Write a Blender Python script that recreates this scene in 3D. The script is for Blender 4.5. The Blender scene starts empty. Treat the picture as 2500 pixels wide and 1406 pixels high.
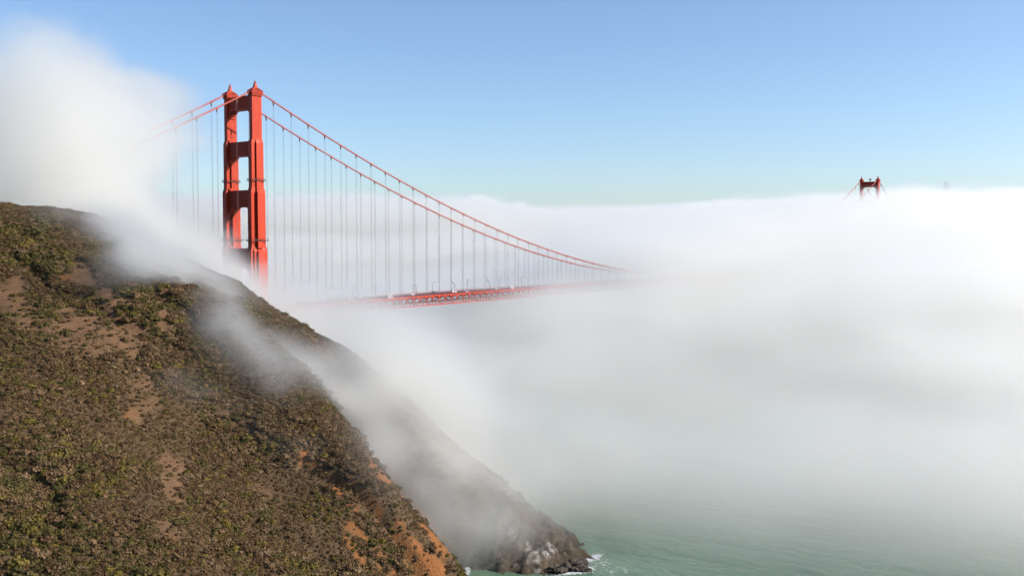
import bpy, bmesh, math, random
import numpy as np
from mathutils import Vector, Matrix

rng = np.random.default_rng(7)
random.seed(7)
sc = bpy.context.scene
COL = sc.collection

# ------------------------------------------------------------------ camera, sky, sun, exposure
CAM = np.array([-426.31, -565.74, 127.49])
YAW, PITCH, FPX = 0.66322, -0.049066, 2435.6          # pixels of the 2500 px wide photograph
cam_d = bpy.data.cameras.new('camera')
cam = bpy.data.objects.new('camera', cam_d)
COL.objects.link(cam)
cam.location = CAM
cam.rotation_euler = (math.pi / 2 + PITCH, 0, YAW - math.pi / 2)
cam_d.sensor_width = 36.0
cam_d.lens = 36.0 * FPX / 2500.0
cam_d.clip_start = 1.0
cam_d.clip_end = 60000.0
sc.camera = cam

SUN = Vector((0.62, -1.0, 0.74)).normalized()         # towards the sun (south-west)
SUN_EL = math.asin(SUN.z)
SUN_AZ = math.atan2(SUN.x, SUN.y)                     # clockwise from +Y
world = bpy.data.worlds.new('World')
sc.world = world
world.use_nodes = True
nt = world.node_tree
nt.nodes.clear()
sky = nt.nodes.new('ShaderNodeTexSky')
sky.sky_type = 'NISHITA'
sky.sun_disc = False
sky.sun_elevation = SUN_EL
sky.sun_rotation = SUN_AZ
sky.altitude = 100.0
sky.air_density = 0.85
sky.dust_density = 0.9
sky.ozone_density = 3.4
bg = nt.nodes.new('ShaderNodeBackground')
bg.inputs['Strength'].default_value = 0.142
wo = nt.nodes.new('ShaderNodeOutputWorld')
nt.links.new(sky.outputs[0], bg.inputs[0])
nt.links.new(bg.outputs[0], wo.inputs[0])

sun_d = bpy.data.lights.new('sun', 'SUN')
sun_d.energy = 5.0
sun_d.angle = math.radians(0.53)
sun_d.color = (1.0, 0.94, 0.84)
sun = bpy.data.objects.new('sun', sun_d)
COL.objects.link(sun)
sun.location = (0, 0, 1200)
sun.rotation_euler = SUN.to_track_quat('Z', 'Y').to_euler()

vs = sc.view_settings
vs.view_transform = 'Standard'
vs.look = 'None'
vs.exposure = 0.35
vs.gamma = 1.0
vs.use_curve_mapping = False

cy = sc.cycles
cy.max_bounces = 8
cy.diffuse_bounces = 0
cy.glossy_bounces = 2
cy.transmission_bounces = 2
cy.transparent_max_bounces = 8
cy.volume_bounces = 6
cy.volume_step_rate = 5.0
cy.volume_max_steps = 512
cy.use_adaptive_sampling = True
cy.adaptive_threshold = 0.07
cy.use_denoising = True

# ------------------------------------------------------------------ frames of reference
DV = np.array([math.cos(YAW), math.sin(YAW)])         # horizontal view direction
RV = np.array([math.sin(YAW), -math.cos(YAW)])        # horizontal right


def to_world(u, v, z):
    """u metres right of, v metres ahead of the viewpoint, z metres above the sea"""
    u = np.asarray(u, float); v = np.asarray(v, float); z = np.asarray(z, float)
    return np.stack([CAM[0] + u * RV[0] + v * DV[0], CAM[1] + u * RV[1] + v * DV[1], z + 0 * u], -1)


def to_uv(p):
    q = np.asarray(p, float)[..., :2] - CAM[:2]
    return q @ RV, q @ DV


def ray(px, py):
    """direction (du, dz) per metre of v for a pixel of the photograph"""
    a, b = (px - 1250.0) / FPX, (703.0 - py) / FPX
    f = np.array([0, math.cos(PITCH), math.sin(PITCH)])
    up = np.array([0, -math.sin(PITCH), math.cos(PITCH)])
    d = f + b * up
    return a / d[1], d[2] / d[1]


def pix(px, py, v):
    du, dz = ray(px, py)
    return du * v, v, CAM[2] + dz * v


def project(u, v, z):
    zz = z - CAM[2]
    d = v * math.cos(PITCH) + zz * math.sin(PITCH)
    h = -v * math.sin(PITCH) + zz * math.cos(PITCH)
    return 1250 + FPX * u / d, 703 - FPX * h / d


# ------------------------------------------------------------------ noise
def _hash(i, j, k, seed):
    n = (i.astype(np.int64) * 73856093) ^ (j.astype(np.int64) * 19349663) ^ (k.astype(np.int64) * 83492791) ^ (seed * 2654435761)
    n = (n ^ (n >> 13)) * 1274126177
    n = n & 0x7fffffff
    n = ((n ^ (n >> 15)) * 2246822519) & 0x7fffffff
    return n / float(0x7fffffff)


def vnoise(x, y, z, seed=0):
    xi, yi, zi = np.floor(x), np.floor(y), np.floor(z)
    fx, fy, fz = x - xi, y - yi, z - zi
    fx = fx * fx * fx * (fx * (fx * 6 - 15) + 10)
    fy = fy * fy * fy * (fy * (fy * 6 - 15) + 10)
    fz = fz * fz * fz * (fz * (fz * 6 - 15) + 10)
    r = 0
    for a in (0, 1):
        for b in (0, 1):
            for c in (0, 1):
                w = (fx if a else 1 - fx) * (fy if b else 1 - fy) * (fz if c else 1 - fz)
                r = r + w * _hash(xi + a, yi + b, zi + c, seed)
    return r * 2 - 1


def fbm(x, y, z, octv=4, seed=0, gain=0.5, lac=2.03):
    s, a, t = 0, 1.0, 0
    for o in range(octv):
        s = s + a * vnoise(x, y, z, seed + o * 17)
        t += a
        a *= gain
        x, y, z = x * lac + 3.1, y * lac + 1.7, z * lac + 5.3
    return s / t


def sstep(a, b, x):
    t = np.clip((x - a) / (b - a), 0, 1)
    return t * t * (3 - 2 * t)


# ------------------------------------------------------------------ object helpers
def tag(o, label=None, cat=None, group=None, kind=None):
    if label: o['label'] = label
    if cat: o['category'] = cat
    if group: o['group'] = group
    if kind: o['kind'] = kind
    return o


def link(name, me, mat=None, parent=None):
    o = bpy.data.objects.new(name, me)
    COL.objects.link(o)
    if mat is not None and me is not None and not me.materials:
        me.materials.append(mat)
    if parent is not None:
        o.parent = parent
    return o


class MB:
    def __init__(self):
        self.v, self.f = [], []

    def box(self, x0, x1, y0, y1, z0, z1, tx=0, ty=0):
        """box with its top pulled in by tx, ty"""
        n = len(self.v)
        self.v += [(x0, y0, z0), (x1, y0, z0), (x1, y1, z0), (x0, y1, z0),
                   (x0 + tx, y0 + ty, z1), (x1 - tx, y0 + ty, z1), (x1 - tx, y1 - ty, z1), (x0 + tx, y1 - ty, z1)]
        self.f += [tuple(n + i for i in q) for q in ((0, 3, 2, 1), (4, 5, 6, 7), (0, 1, 5, 4), (1, 2, 6, 5), (2, 3, 7, 6), (3, 0, 4, 7))]
        return self

    def tube(self, pts, r, n=6, caps=True):
        pts = [Vector(p) for p in pts]
        base = len(self.v)
        for i, p in enumerate(pts):
            t = (pts[min(i + 1, len(pts) - 1)] - pts[max(i - 1, 0)]).normalized()
            a = t.cross(Vector((0, 0, 1)))
            if a.length < 1e-3: a = Vector((1, 0, 0))
            a.normalize()
            b = a.cross(t)
            rr = r[i] if isinstance(r, (list, tuple)) else r
            for k in range(n):
                w = 2 * math.pi * k / n
                self.v.append(tuple(p + a * (rr * math.cos(w)) + b * (rr * math.sin(w))))
        for i in range(len(pts) - 1):
            for k in range(n):
                k2 = (k + 1) % n
                self.f.append((base + i * n + k, base + i * n + k2, base + (i + 1) * n + k2, base + (i + 1) * n + k))
        if caps:
            self.f.append(tuple(base + k for k in reversed(range(n))))
            self.f.append(tuple(base + (len(pts) - 1) * n + k for k in range(n)))
        return self

    def mesh(self, name, smooth=False):
        me = bpy.data.meshes.new(name)
        me.from_pydata(self.v, [], self.f)
        me.update()
        if smooth:
            me.shade_smooth()
        return me

    def build(self, name, mat, parent=None, smooth=False):
        return link(name, self.mesh(name, smooth), mat, parent)


# ------------------------------------------------------------------ materials
def new_mat(name):
    m = bpy.data.materials.new(name)
    m.use_nodes = True
    t = m.node_tree
    b = t.nodes['Principled BSDF']
    return m, t, b


def noise_mat(name, c0, c1, scale, rough=0.7, detail=6, bump=0.0, bscale=None, metallic=0.0, lo=0.35, hi=0.65, spec=0.4):
    m, t, b = new_mat(name)
    tc = t.nodes.new('ShaderNodeTexCoord')
    n = t.nodes.new('ShaderNodeTexNoise')
    n.inputs['Scale'].default_value = scale
    n.inputs['Detail'].default_value = detail
    t.links.new(tc.outputs['Object'], n.inputs['Vector'])
    r = t.nodes.new('ShaderNodeValToRGB')
    r.color_ramp.elements[0].position = lo
    r.color_ramp.elements[0].color = (*c0, 1)
    r.color_ramp.elements[1].position = hi
    r.color_ramp.elements[1].color = (*c1, 1)
    t.links.new(n.outputs[0], r.inputs[0])
    t.links.new(r.outputs[0], b.inputs['Base Color'])
    b.inputs['Roughness'].default_value = rough
    b.inputs['Metallic'].default_value = metallic
    b.inputs['Specular IOR Level'].default_value = spec
    if bump:
        n2 = t.nodes.new('ShaderNodeTexNoise')
        n2.inputs['Scale'].default_value = bscale or scale * 3
        n2.inputs['Detail'].default_value = 6
        t.links.new(tc.outputs['Object'], n2.inputs['Vector'])
        bp = t.nodes.new('ShaderNodeBump')
        bp.inputs['Strength'].default_value = 0.6
        bp.inputs['Distance'].default_value = bump
        t.links.new(n2.outputs[0], bp.inputs['Height'])
        t.links.new(bp.outputs[0], b.inputs['Normal'])
    return m


def steel_mat():
    """orange-red paint on riveted plates: vertical cell seams and horizontal plate joints, weathering streaks"""
    m, t, b = new_mat('red_paint')
    tc = t.nodes.new('ShaderNodeTexCoord')
    mp = t.nodes.new('ShaderNodeMapping')
    mp.inputs['Scale'].default_value = (0.5, 0.5, 0.05)
    t.links.new(tc.outputs['Object'], mp.inputs['Vector'])
    n = t.nodes.new('ShaderNodeTexNoise')
    n.inputs['Scale'].default_value = 1.0
    n.inputs['Detail'].default_value = 8
    t.links.new(mp.outputs[0], n.inputs['Vector'])
    r = t.nodes.new('ShaderNodeValToRGB')
    r.color_ramp.elements[0].position = 0.3
    r.color_ramp.elements[0].color = (0.47, 0.036, 0.010, 1)
    r.color_ramp.elements[1].position = 0.7
    r.color_ramp.elements[1].color = (0.58, 0.050, 0.013, 1)
    t.links.new(n.outputs[0], r.inputs[0])
    # plate seams
    sp = t.nodes.new('ShaderNodeSeparateXYZ')
    t.links.new(tc.outputs['Object'], sp.inputs[0])

    def seam(sock, period, width):
        a = t.nodes.new('ShaderNodeMath'); a.operation = 'PINGPONG'
        a.inputs[1].default_value = period / 2
        t.links.new(sock, a.inputs[0])
        c = t.nodes.new('ShaderNodeMath'); c.operation = 'LESS_THAN'
        c.inputs[1].default_value = width
        t.links.new(a.outputs[0], c.inputs[0])
        return c.outputs[0]
    s1 = seam(sp.outputs['X'], 1.07, 0.04)
    s2 = seam(sp.outputs['Y'], 1.07, 0.04)
    s3 = seam(sp.outputs['Z'], 6.8, 0.07)
    mx = t.nodes.new('ShaderNodeMath'); mx.operation = 'MAXIMUM'
    t.links.new(s1, mx.inputs[0]); t.links.new(s2, mx.inputs[1])
    mx2 = t.nodes.new('ShaderNodeMath'); mx2.operation = 'MAXIMUM'
    t.links.new(mx.outputs[0], mx2.inputs[0]); t.links.new(s3, mx2.inputs[1])
    mul = t.nodes.new('ShaderNodeMath'); mul.operation = 'MULTIPLY'
    mul.inputs[1].default_value = 0.45
    t.links.new(mx2.outputs[0], mul.inputs[0])
    mc = t.nodes.new('ShaderNodeMix'); mc.data_type = 'RGBA'
    mc.inputs['B'].default_value = (0.2, 0.018, 0.010, 1)
    t.links.new(mul.outputs[0], mc.inputs['Factor'])
    t.links.new(r.outputs[0], mc.inputs['A'])
    t.links.new(mc.outputs['Result'], b.inputs['Base Color'])
    b.inputs['Roughness'].default_value = 0.55
    b.inputs['Specular IOR Level'].default_value = 0.3
    return m


M = {}
M['red'] = steel_mat()
M['cable'] = noise_mat('cable_paint', (0.40, 0.050, 0.028), (0.52, 0.075, 0.04), 0.8, rough=0.5)
M['rope'] = noise_mat('suspender_paint', (0.20, 0.12, 0.10), (0.26, 0.15, 0.12), 0.5, rough=0.6)
M['asphalt'] = noise_mat('asphalt', (0.045, 0.045, 0.047), (0.065, 0.064, 0.062), 0.6, rough=0.85)
M['lamp'] = noise_mat('lamp_paint', (0.10, 0.045, 0.035), (0.15, 0.06, 0.05), 2.0, rough=0.5)
M['white_car'] = noise_mat('white_car_paint', (0.74, 0.74, 0.73), (0.80, 0.80, 0.79), 0.6, rough=0.25)
M['grey_car'] = noise_mat('grey_car_paint', (0.16, 0.17, 0.18), (0.20, 0.21, 0.22), 0.6, rough=0.25)
M['glass'] = noise_mat('car_glass', (0.02, 0.025, 0.03), (0.03, 0.035, 0.04), 1.0, rough=0.08)
M['tyre'] = noise_mat('tyre_rubber', (0.015, 0.015, 0.015), (0.025, 0.025, 0.025), 4.0, rough=0.9)
M['mast'] = noise_mat('mast_paint', (0.35, 0.16, 0.14), (0.42, 0.38, 0.37), 0.02, rough=0.6)
M['foam'] = noise_mat('foam_white', (0.72, 0.74, 0.73), (0.85, 0.86, 0.85), 0.8, rough=0.9, bump=0.2)

# ------------------------------------------------------------------ the headland
ridge_px = [(-420, 470, 462), (-200, 488, 460), (0, 500, 457), (74, 503, 457), (114, 508, 457), (247, 531, 459), (284, 557, 460), (316, 578, 460), (370, 602, 461), (412, 628, 461), (484, 653, 462), (526, 676, 462), (569, 690, 462), (597, 713, 461), (654, 747, 461), (700, 773, 460), (780, 815, 459), (840, 860, 458), (900, 912, 456), (960, 962, 453), (1050, 1035, 446), (1140, 1108, 437), (1212, 1172, 427), (1270, 1228, 417), (1320, 1285, 407), (1365, 1322, 400), (1405, 1345, 396), (1428, 1366, 391)]
face_px = [(-300, 1406, 225), (0, 1406, 230), (300, 1406, 240), (600, 1406, 255), (800, 1406, 270), (950, 1406, 285), (1050, 1406, 297),
           (-200, 841, 330), (0, 841, 330), (300, 860, 338), (600, 985, 340), (450, 720, 385), (150, 690, 385), (720, 1180, 310), (500, 1150, 300), (200, 1100, 285),
           # the nearer rib
           (1094, 1400, 304), (1090, 1350, 310), (1050, 1292, 320), (996, 1222, 332), (940, 1155, 343), (900, 1112, 351), (860, 1052, 363), (800, 960, 384)]
ctl = [pix(*p) for p in ridge_px + face_px]
ctl += [((p - 1250) / FPX * v, v, z) for p, v, z in ((900, 390, 37), (950, 380, 22), (1000, 370, 8), (1050, 360, -3), (1100, 345, -8), (1060, 384, 3), (1140, 384, 1), (1200, 380, 0), (1290, 378, 1), (1350, 381, 0), (850, 400, 47),
                                                       (1000, 395, 24), (1090, 400, 18), (1160, 402, 20), (1230, 398, 18), (1300, 392, 9))]
ctl += [(-6, 312, 2), (3, 303, -12), (14, 345, -10), 
        (38, 396, -5), (60, 400, -18), (34, 383, -5), (22, 372, -5), (60, 330, -20), (30, 290, -22), (10, 265, -18), (-20, 245, 2), (-55, 215, 12), (-100, 170, 14), (-160, 130, 10),
        (-4, 465, 6), (-50, 490, 42), (-100, 505, 68), (-150, 520, 84), (-230, 535, 100), (-330, 540, 116), (-330, 568, 95), (-200, 568, 62), (-100, 568, 25), (0, 510, -12),
        (60, 480, -20), (80, 560, -25), (-330, 250, 70), (-330, 420, 138)]
ctl = np.array(ctl)


def tps_fit(P, z, lam=1.0):
    n = len(P)
    d = np.linalg.norm(P[:, None] - P[None], axis=-1)
    K = np.where(d > 0, d * d * np.log(d + 1e-9), 0) + lam * np.eye(n)
    A = np.zeros((n + 3, n + 3))
    A[:n, :n] = K
    A[:n, n] = 1; A[:n, n + 1:] = P
    A[n, :n] = 1; A[n + 1:, :n] = P.T
    return np.linalg.solve(A, np.concatenate([z, [0, 0, 0]]))


def tps_eval(P, w, u, v):
    out = w[len(P)] + w[len(P) + 1] * u + w[len(P) + 2] * v
    for (pu, pv), c in zip(P, w):
        d2 = (u - pu) ** 2 + (v - pv) ** 2
        out = out + c * 0.5 * d2 * np.log(d2 + 1e-9)
    return out


TP = ctl[:, :2]
TW = tps_fit(TP, ctl[:, 2], 6.0)
U0, U1, V0, V1, DG = -330.0, 90.0, 110.0, 570.0, 1.25
gu = np.arange(U0, U1 + .01, DG); gv = np.arange(V0, V1 + .01, DG)
GU, GV = np.meshgrid(gu, gv, indexing='ij')
GZ = tps_eval(TP, TW, GU, GV)
# erosion: gullies running down the slope, broad undulation, fine relief
dn = np.array([0.80, -0.60])                                   # down-slope direction in (u, v)
al = GU * dn[0] + GV * dn[1]; ac = -GU * dn[1] + GV * dn[0]
GZ += 2.4 * fbm(GU / 55, GV / 55, 0 * GU, 3, 3)
gul = np.abs(fbm(ac / 26 + 0.35 * fbm(GU / 40, GV / 40, 0 * GU, 2, 8), al / 150, 0 * GU, 3, 5))
GZ -= 2.2 * (1 - sstep(0.0, 0.22, gul))
GZ += 0.55 * fbm(GU / 7, GV / 7, 0 * GU, 4, 11)
# the incised channel on the rib with bare orange walls
ch = [pix(745, 1118, 320)[:2], pix(790, 1160, 318)[:2], pix(850, 1225, 314)[:2], pix(930, 1300, 306)[:2], pix(1010, 1375, 298)[:2], pix(1050, 1420, 292)[:2]]


def line_dist(U, V, pts):
    best = np.full(U.shape, 1e9)
    for (a, b), (c, d) in zip(pts[:-1], pts[1:]):
        e = np.array([c - a, d - b]); L = e @ e
        t = np.clip(((U - a) * e[0] + (V - b) * e[1]) / L, 0, 1)
        best = np.minimum(best, np.hypot(U - a - t * e[0], V - b - t * e[1]))
    return best


CHD = line_dist(GU, GV, ch)
GZ -= 5.5 * np.exp(-(CHD / 2.3) ** 2) * sstep(-4, 6, CHD * 0 + 5)
# rocky relief near the sea and on the outer edge
rocky = sstep(42, 12, GZ) * sstep(-75, -35, GU) + 0.35 * sstep(60, 25, GZ) * sstep(-60, -20, GU)
rk = np.abs(fbm(GU / 9, GV / 9, GZ / 9, 4, 21))
GZ += rocky * (7.0 * (0.28 - rk) + 1.6 * fbm(GU / 3.2, GV / 3.2, GZ / 3.2, 3, 33))


def height(u, v):
    fu = np.clip((np.asarray(u, float) - U0) / DG, 0, len(gu) - 1.001); fv = np.clip((np.asarray(v, float) - V0) / DG, 0, len(gv) - 1.001)
    i = fu.astype(int); j = fv.astype(int); a = fu - i; b = fv - j
    return (GZ[i, j] * (1 - a) + GZ[i + 1, j] * a) * (1 - b) + (GZ[i, j + 1] * (1 - a) + GZ[i + 1, j + 1] * a) * b


def hit(px, py, v0=150.0):
    """first point of the headland along a pixel's direction"""
    du, dz = ray(px, py)
    v = np.arange(v0, 560, 0.5)
    z = CAM[2] + dz * v
    h = height(du * v, v)
    k = np.nonzero(h >= z)[0]
    if len(k) == 0:
        return None
    return du * v[k[0]], v[k[0]], z[k[0]]


# bare ground and guano, as patches on the slope (pixel centre and radii, turned into metres where they lie)
PXG, PYG = project(GU, GV, GZ)


def patch(lst, wob, seed):
    m = np.zeros_like(GU)
    wx = wob * fbm(GU / 9, GV / 9, 0 * GU, 4, seed); wy = wob * fbm(GU / 9, GV / 9, 0 * GU + 9, 4, seed + 3)
    for cx_, cy_, rx, ry, ang, s in lst:
        h_ = hit(cx_, cy_)
        if h_ is None:
            continue
        near = (np.abs(GV - h_[1]) < 90)
        c, s_ = math.cos(math.radians(ang)), math.sin(math.radians(ang))
        x = PXG + wx - cx_; y = PYG + wy - cy_
        d = np.hypot((x * c + y * s_) / rx, (-x * s_ + y * c) / ry)
        m = np.maximum(m, s * near * sstep(1.25, 0.75, d))
    return m


bare_l = [(20, 735, 75, 40, 20, .9), (110, 790, 120, 28, 8, 1), (250, 790, 110, 38, -6, 1), (280, 745, 60, 34, 40, .9), (300, 835, 85, 30, 35, .95), (200, 665, 50, 20, 15, .9),
          (345, 660, 40, 16, 30, .7), (395, 745, 22, 60, -8, .9), (320, 880, 60, 16, 45, .7), (420, 800, 40, 22, 40, .6), (230, 850, 70, 22, 20, .6),
          (345, 960, 42, 34, 60, .75), (330, 1000, 24, 22, 0, .8), (430, 1170, 26, 60, -8, .8), (450, 1210, 16, 30, 0, .8), (415, 1270, 34, 44, 20, .6),
          (30, 1370, 70, 34, 25, .6), (640, 1200, 60, 30, 40, .45), (560, 1020, 60, 40, 20, .4), (700, 700, 40, 14, 38, .5), (640, 760, 22, 60, -40, .6), (790, 850, 26, 60, -40, .6)]
orange_l = [(905, 1118, 34, 10, 52, 1), (945, 1165, 34, 9, 52, 1), (1000, 1232, 40, 10, 50, 1), (1050, 1292, 40, 10, 48, 1), (880, 1345, 60, 16, 52, 1), (950, 1400, 60, 14, 50, 1), (752, 1128, 26, 15, 42, 1), (735, 1108, 14, 10, 40, 1), (820, 1180, 30, 12, 50, 1), (860, 1235, 24, 9, 50, .8), (895, 1335, 55, 26, 50, 1), (930, 1390, 50, 24, 50, 1), (870, 1300, 30, 16, 50, .9),
            (1030, 1340, 60, 16, 45, .9), (1060, 1380, 50, 26, 50, .95), (985, 1290, 36, 12, 45, .8), (1085, 1320, 24, 40, -20, .9), (920, 1150, 40, 16, 55, .9), (985, 1215, 34, 14, 52, .8), (1010, 1390, 40, 16, 45, .8),
            (1045, 1265, 40, 12, 50, .8), (310, 1010, 14, 12, 0, .7), (150, 672, 16, 12, 0, .6)]
guano_l = [(1292, 1360, 13, 46, -24, 1), (1310, 1385, 9, 26, 0, 1), (1250, 1300, 12, 26, -30, .5), (1322, 1345, 20, 14, 20, .8), (1345, 1330, 18, 8, 15, .7), (1255, 1372, 10, 18, 0, .45), (1385, 1330, 12, 7, 0, .6)]
BARE = patch(bare_l, 46, 41) * np.clip(0.92 + 0.8 * fbm(GU / 5, GV / 5, 0 * GU, 3, 43), 0, 1)
STREAK = np.clip(0.85 + 1.6 * fbm(ac / 2.6, al / 13, 0 * GU, 4, 59), 0, 1)
ORANGE = patch(orange_l, 22, 47) * STREAK
ORANGE = np.maximum(ORANGE, 0.8 * np.exp(-((CHD - 2.2) / 1.2) ** 2) * (fbm(GU / 6, GV / 6, 0 * GU, 2, 77) > 0.15))
GUANO = patch(guano_l, 18, 53) * np.clip(0.45 + 2.6 * fbm(GU / 1.6, GV / 6, 0 * GU, 3, 57), 0, 1)
TAN = 0.75 * sstep(-80, -40, GU) * sstep(372, 400, GV) * sstep(470, 455, GV) * np.clip(0.8 + 0.9 * fbm(GU / 8, GV / 8, 0 * GU, 3, 65), 0, 1)
BARE = np.maximum(BARE, TAN)
ROCK = np.clip(sstep(24, 8, GZ + 14 * fbm(GU / 12, GV / 12, 0 * GU, 3, 61)) * sstep(-55, -20, GU), 0, 1)


def headland_mesh():
    nu, nv = len(gu), len(gv)
    P = to_world(GU.ravel(), GV.ravel(), GZ.ravel())
    idx = np.arange(nu * nv).reshape(nu, nv)
    q = np.stack([idx[:-1, :-1], idx[1:, :-1], idx[1:, 1:], idx[:-1, 1:]], -1).reshape(-1, 4)
    me = bpy.data.meshes.new('headland')
    me.vertices.add(len(P)); me.vertices.foreach_set('co', P.ravel())
    me.loops.add(q.size); me.loops.foreach_set('vertex_index', q.ravel().astype(np.int32))
    me.polygons.add(len(q)); me.polygons.foreach_set('loop_start', (np.arange(len(q)) * 4).astype(np.int32))
    me.polygons.foreach_set('loop_total', np.full(len(q), 4, np.int32))
    me.update(calc_edges=True)
    for n, a in (('bare', BARE), ('orange', ORANGE), ('guano', GUANO), ('rock', ROCK)):
        at = me.attributes.new(n, 'FLOAT', 'POINT')
        at.data.foreach_set('value', a.ravel().astype(np.float32))
    me.shade_smooth()
    return me


def ground_mat():
    m, t, b = new_mat('headland_ground')
    L = t.links.new
    tc = t.nodes.new('ShaderNodeTexCoord')

    def noise(scale, detail=8, rough=0.6):
        n = t.nodes.new('ShaderNodeTexNoise'); n.inputs['Scale'].default_value = scale; n.inputs['Detail'].default_value = detail
        n.inputs['Roughness'].default_value = rough
        L(tc.outputs['Object'], n.inputs['Vector']); return n.outputs[0]

    def ramp(sock, *els):
        r = t.nodes.new('ShaderNodeValToRGB')
        while len(r.color_ramp.elements) < len(els): r.color_ramp.elements.new(0.5)
        for e, (p, c) in zip(r.color_ramp.elements, els): e.position = p; e.color = (*c, 1)
        L(sock, r.inputs[0]); return r.outputs[0]

    def mix(f, a, c):
        x = t.nodes.new('ShaderNodeMix'); x.data_type = 'RGBA'
        L(f, x.inputs['Factor']); L(a, x.inputs['A']); L(c, x.inputs['B']); return x.outputs['Result']

    def attr(n):
        a = t.nodes.new('ShaderNodeAttribute'); a.attribute_name = n; return a.outputs['Fac']
    n1, n2, n3 = noise(0.5), noise(0.11), noise(2.2)
    litter = ramp(n1, (0.3, (0.060, 0.038, 0.020)), (0.5, (0.100, 0.064, 0.034)), (0.72, (0.16, 0.105, 0.058)))
    soil = ramp(n3, (0.3, (0.115, 0.058, 0.027)), (0.5, (0.200, 0.108, 0.055)), (0.7, (0.285, 0.172, 0.096)))
    orange = ramp(n3, (0.3, (0.150, 0.058, 0.019)), (0.52, (0.290, 0.112, 0.036)), (0.75, (0.380, 0.185, 0.076)))
    rock = ramp(n1, (0.3, (0.050, 0.038, 0.028)), (0.55, (0.115, 0.086, 0.060)), (0.75, (0.180, 0.135, 0.095)))
    guano = ramp(n3, (0.35, (0.45, 0.43, 0.39)), (0.6, (0.70, 0.68, 0.64)))
    c = mix(attr('bare'), litter, soil)
    c = mix(attr('rock'), c, rock)
    c = mix(attr('orange'), c, orange)
    gm = t.nodes.new('ShaderNodeMath'); gm.operation = 'MULTIPLY'
    g2 = t.nodes.new('ShaderNodeMapRange'); g2.inputs['From Min'].default_value = 0.42; g2.inputs['From Max'].default_value = 0.56
    L(n1, g2.inputs['Value']); L(g2.outputs[0], gm.inputs[0]); L(attr('guano'), gm.inputs[1])
    c = mix(gm.outputs[0], c, guano)
    L(c, b.inputs['Base Color'])
    b.inputs['Roughness'].default_value = 0.95
    b.inputs['Specular IOR Level'].default_value = 0.15
    bp = t.nodes.new('ShaderNodeBump'); bp.inputs['Distance'].default_value = 0.8; bp.inputs['Strength'].default_value = 0.9
    ad = t.nodes.new('ShaderNodeMath'); ad.operation = 'ADD'
    L(n1, ad.inputs[0]); L(n3, ad.inputs[1]); L(ad.outputs[0], bp.inputs['Height']); L(bp.outputs[0], b.inputs['Normal'])
    return m


headland = link('headland', headland_mesh(), ground_mat())
tag(headland, 'steep scrub covered headland with bare orange soil falling to the sea', kind='structure')

# ------------------------------------------------------------------ the sea
def sea_mat():
    m, t, b = new_mat('sea_water')
    L = t.links.new
    tc = t.nodes.new('ShaderNodeTexCoord')
    mp = t.nodes.new('ShaderNodeMapping'); mp.inputs['Scale'].default_value = (1.0, 0.45, 1.0); mp.inputs['Rotation'].default_value = (0, 0, 0.5)
    L(tc.outputs['Object'], mp.inputs['Vector'])
    hs = []
    for s, d in ((0.035, 3), (0.16, 5), (0.7, 4)):
        n = t.nodes.new('ShaderNodeTexNoise'); n.inputs['Scale'].default_value = s; n.inputs['Detail'].default_value = d
        L(mp.outputs[0], n.inputs['Vector']); hs.append(n.outputs[0])
    prev = None
    for h, dist in zip(hs, (2.2, 1.3, 0.35)):
        bp = t.nodes.new('ShaderNodeBump'); bp.inputs['Strength'].default_value = 1.0; bp.inputs['Distance'].default_value = dist
        L(h, bp.inputs['Height'])
        if prev: L(prev, bp.inputs['Normal'])
        prev = bp.outputs[0]
    L(prev, b.inputs['Normal'])
    r = t.nodes.new('ShaderNodeValToRGB')
    r.color_ramp.elements[0].position = 0.35; r.color_ramp.elements[0].color = (0.085, 0.165, 0.095, 1)
    r.color_ramp.elements[1].position = 0.68; r.color_ramp.elements[1].color = (0.140, 0.230, 0.145, 1)
    L(hs[0], r.inputs[0]); L(r.outputs[0], b.inputs['Base Color'])
    b.inputs['Roughness'].default_value = 0.22
    b.inputs['IOR'].default_value = 1.33
    return m


S = 30000.0
smb = MB()
smb.v = [(-S, -S, 0), (S, -S, 0), (S, S, 0), (-S, S, 0)]; smb.f = [(0, 1, 2, 3)]
sea = smb.build('sea', sea_mat())
tag(sea, 'green choppy sea under the fog', kind='structure')
# ------------------------------------------------------------------ the suspension bridge (x runs along it from the near tower to the far one)
SPAN, HALF, PANEL = 1280.0, 13.7, 15.24


def cable_z(s):
    if s < 0:                                               # land side span: lightly sagging
        t = -s / 343.0
        return 227.4 - t * (227.4 - 84.0) - 4 * 9.0 * t * (1 - t)
    if s > SPAN:
        t = (s - SPAN) / 343.0
        return 227.4 - t * (227.4 - 84.0) - 4 * 9.0 * t * (1 - t)
    return 227.4 - 4 * 143.0 * (s / SPAN) * (1 - s / SPAN)


def deck_z(s):
    if s < 0: return 80.0 + s * 0.006
    if s > SPAN: return 80.0 - (s - SPAN) * 0.006
    return 80.0 + 4 * 3.0 * (s / SPAN) * (1 - s / SPAN)


bridge = link('suspension_bridge', None)
bridge.empty_display_size = 20
tag(bridge, 'orange red suspension bridge with stepped towers rising out of the fog', 'bridge')

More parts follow.
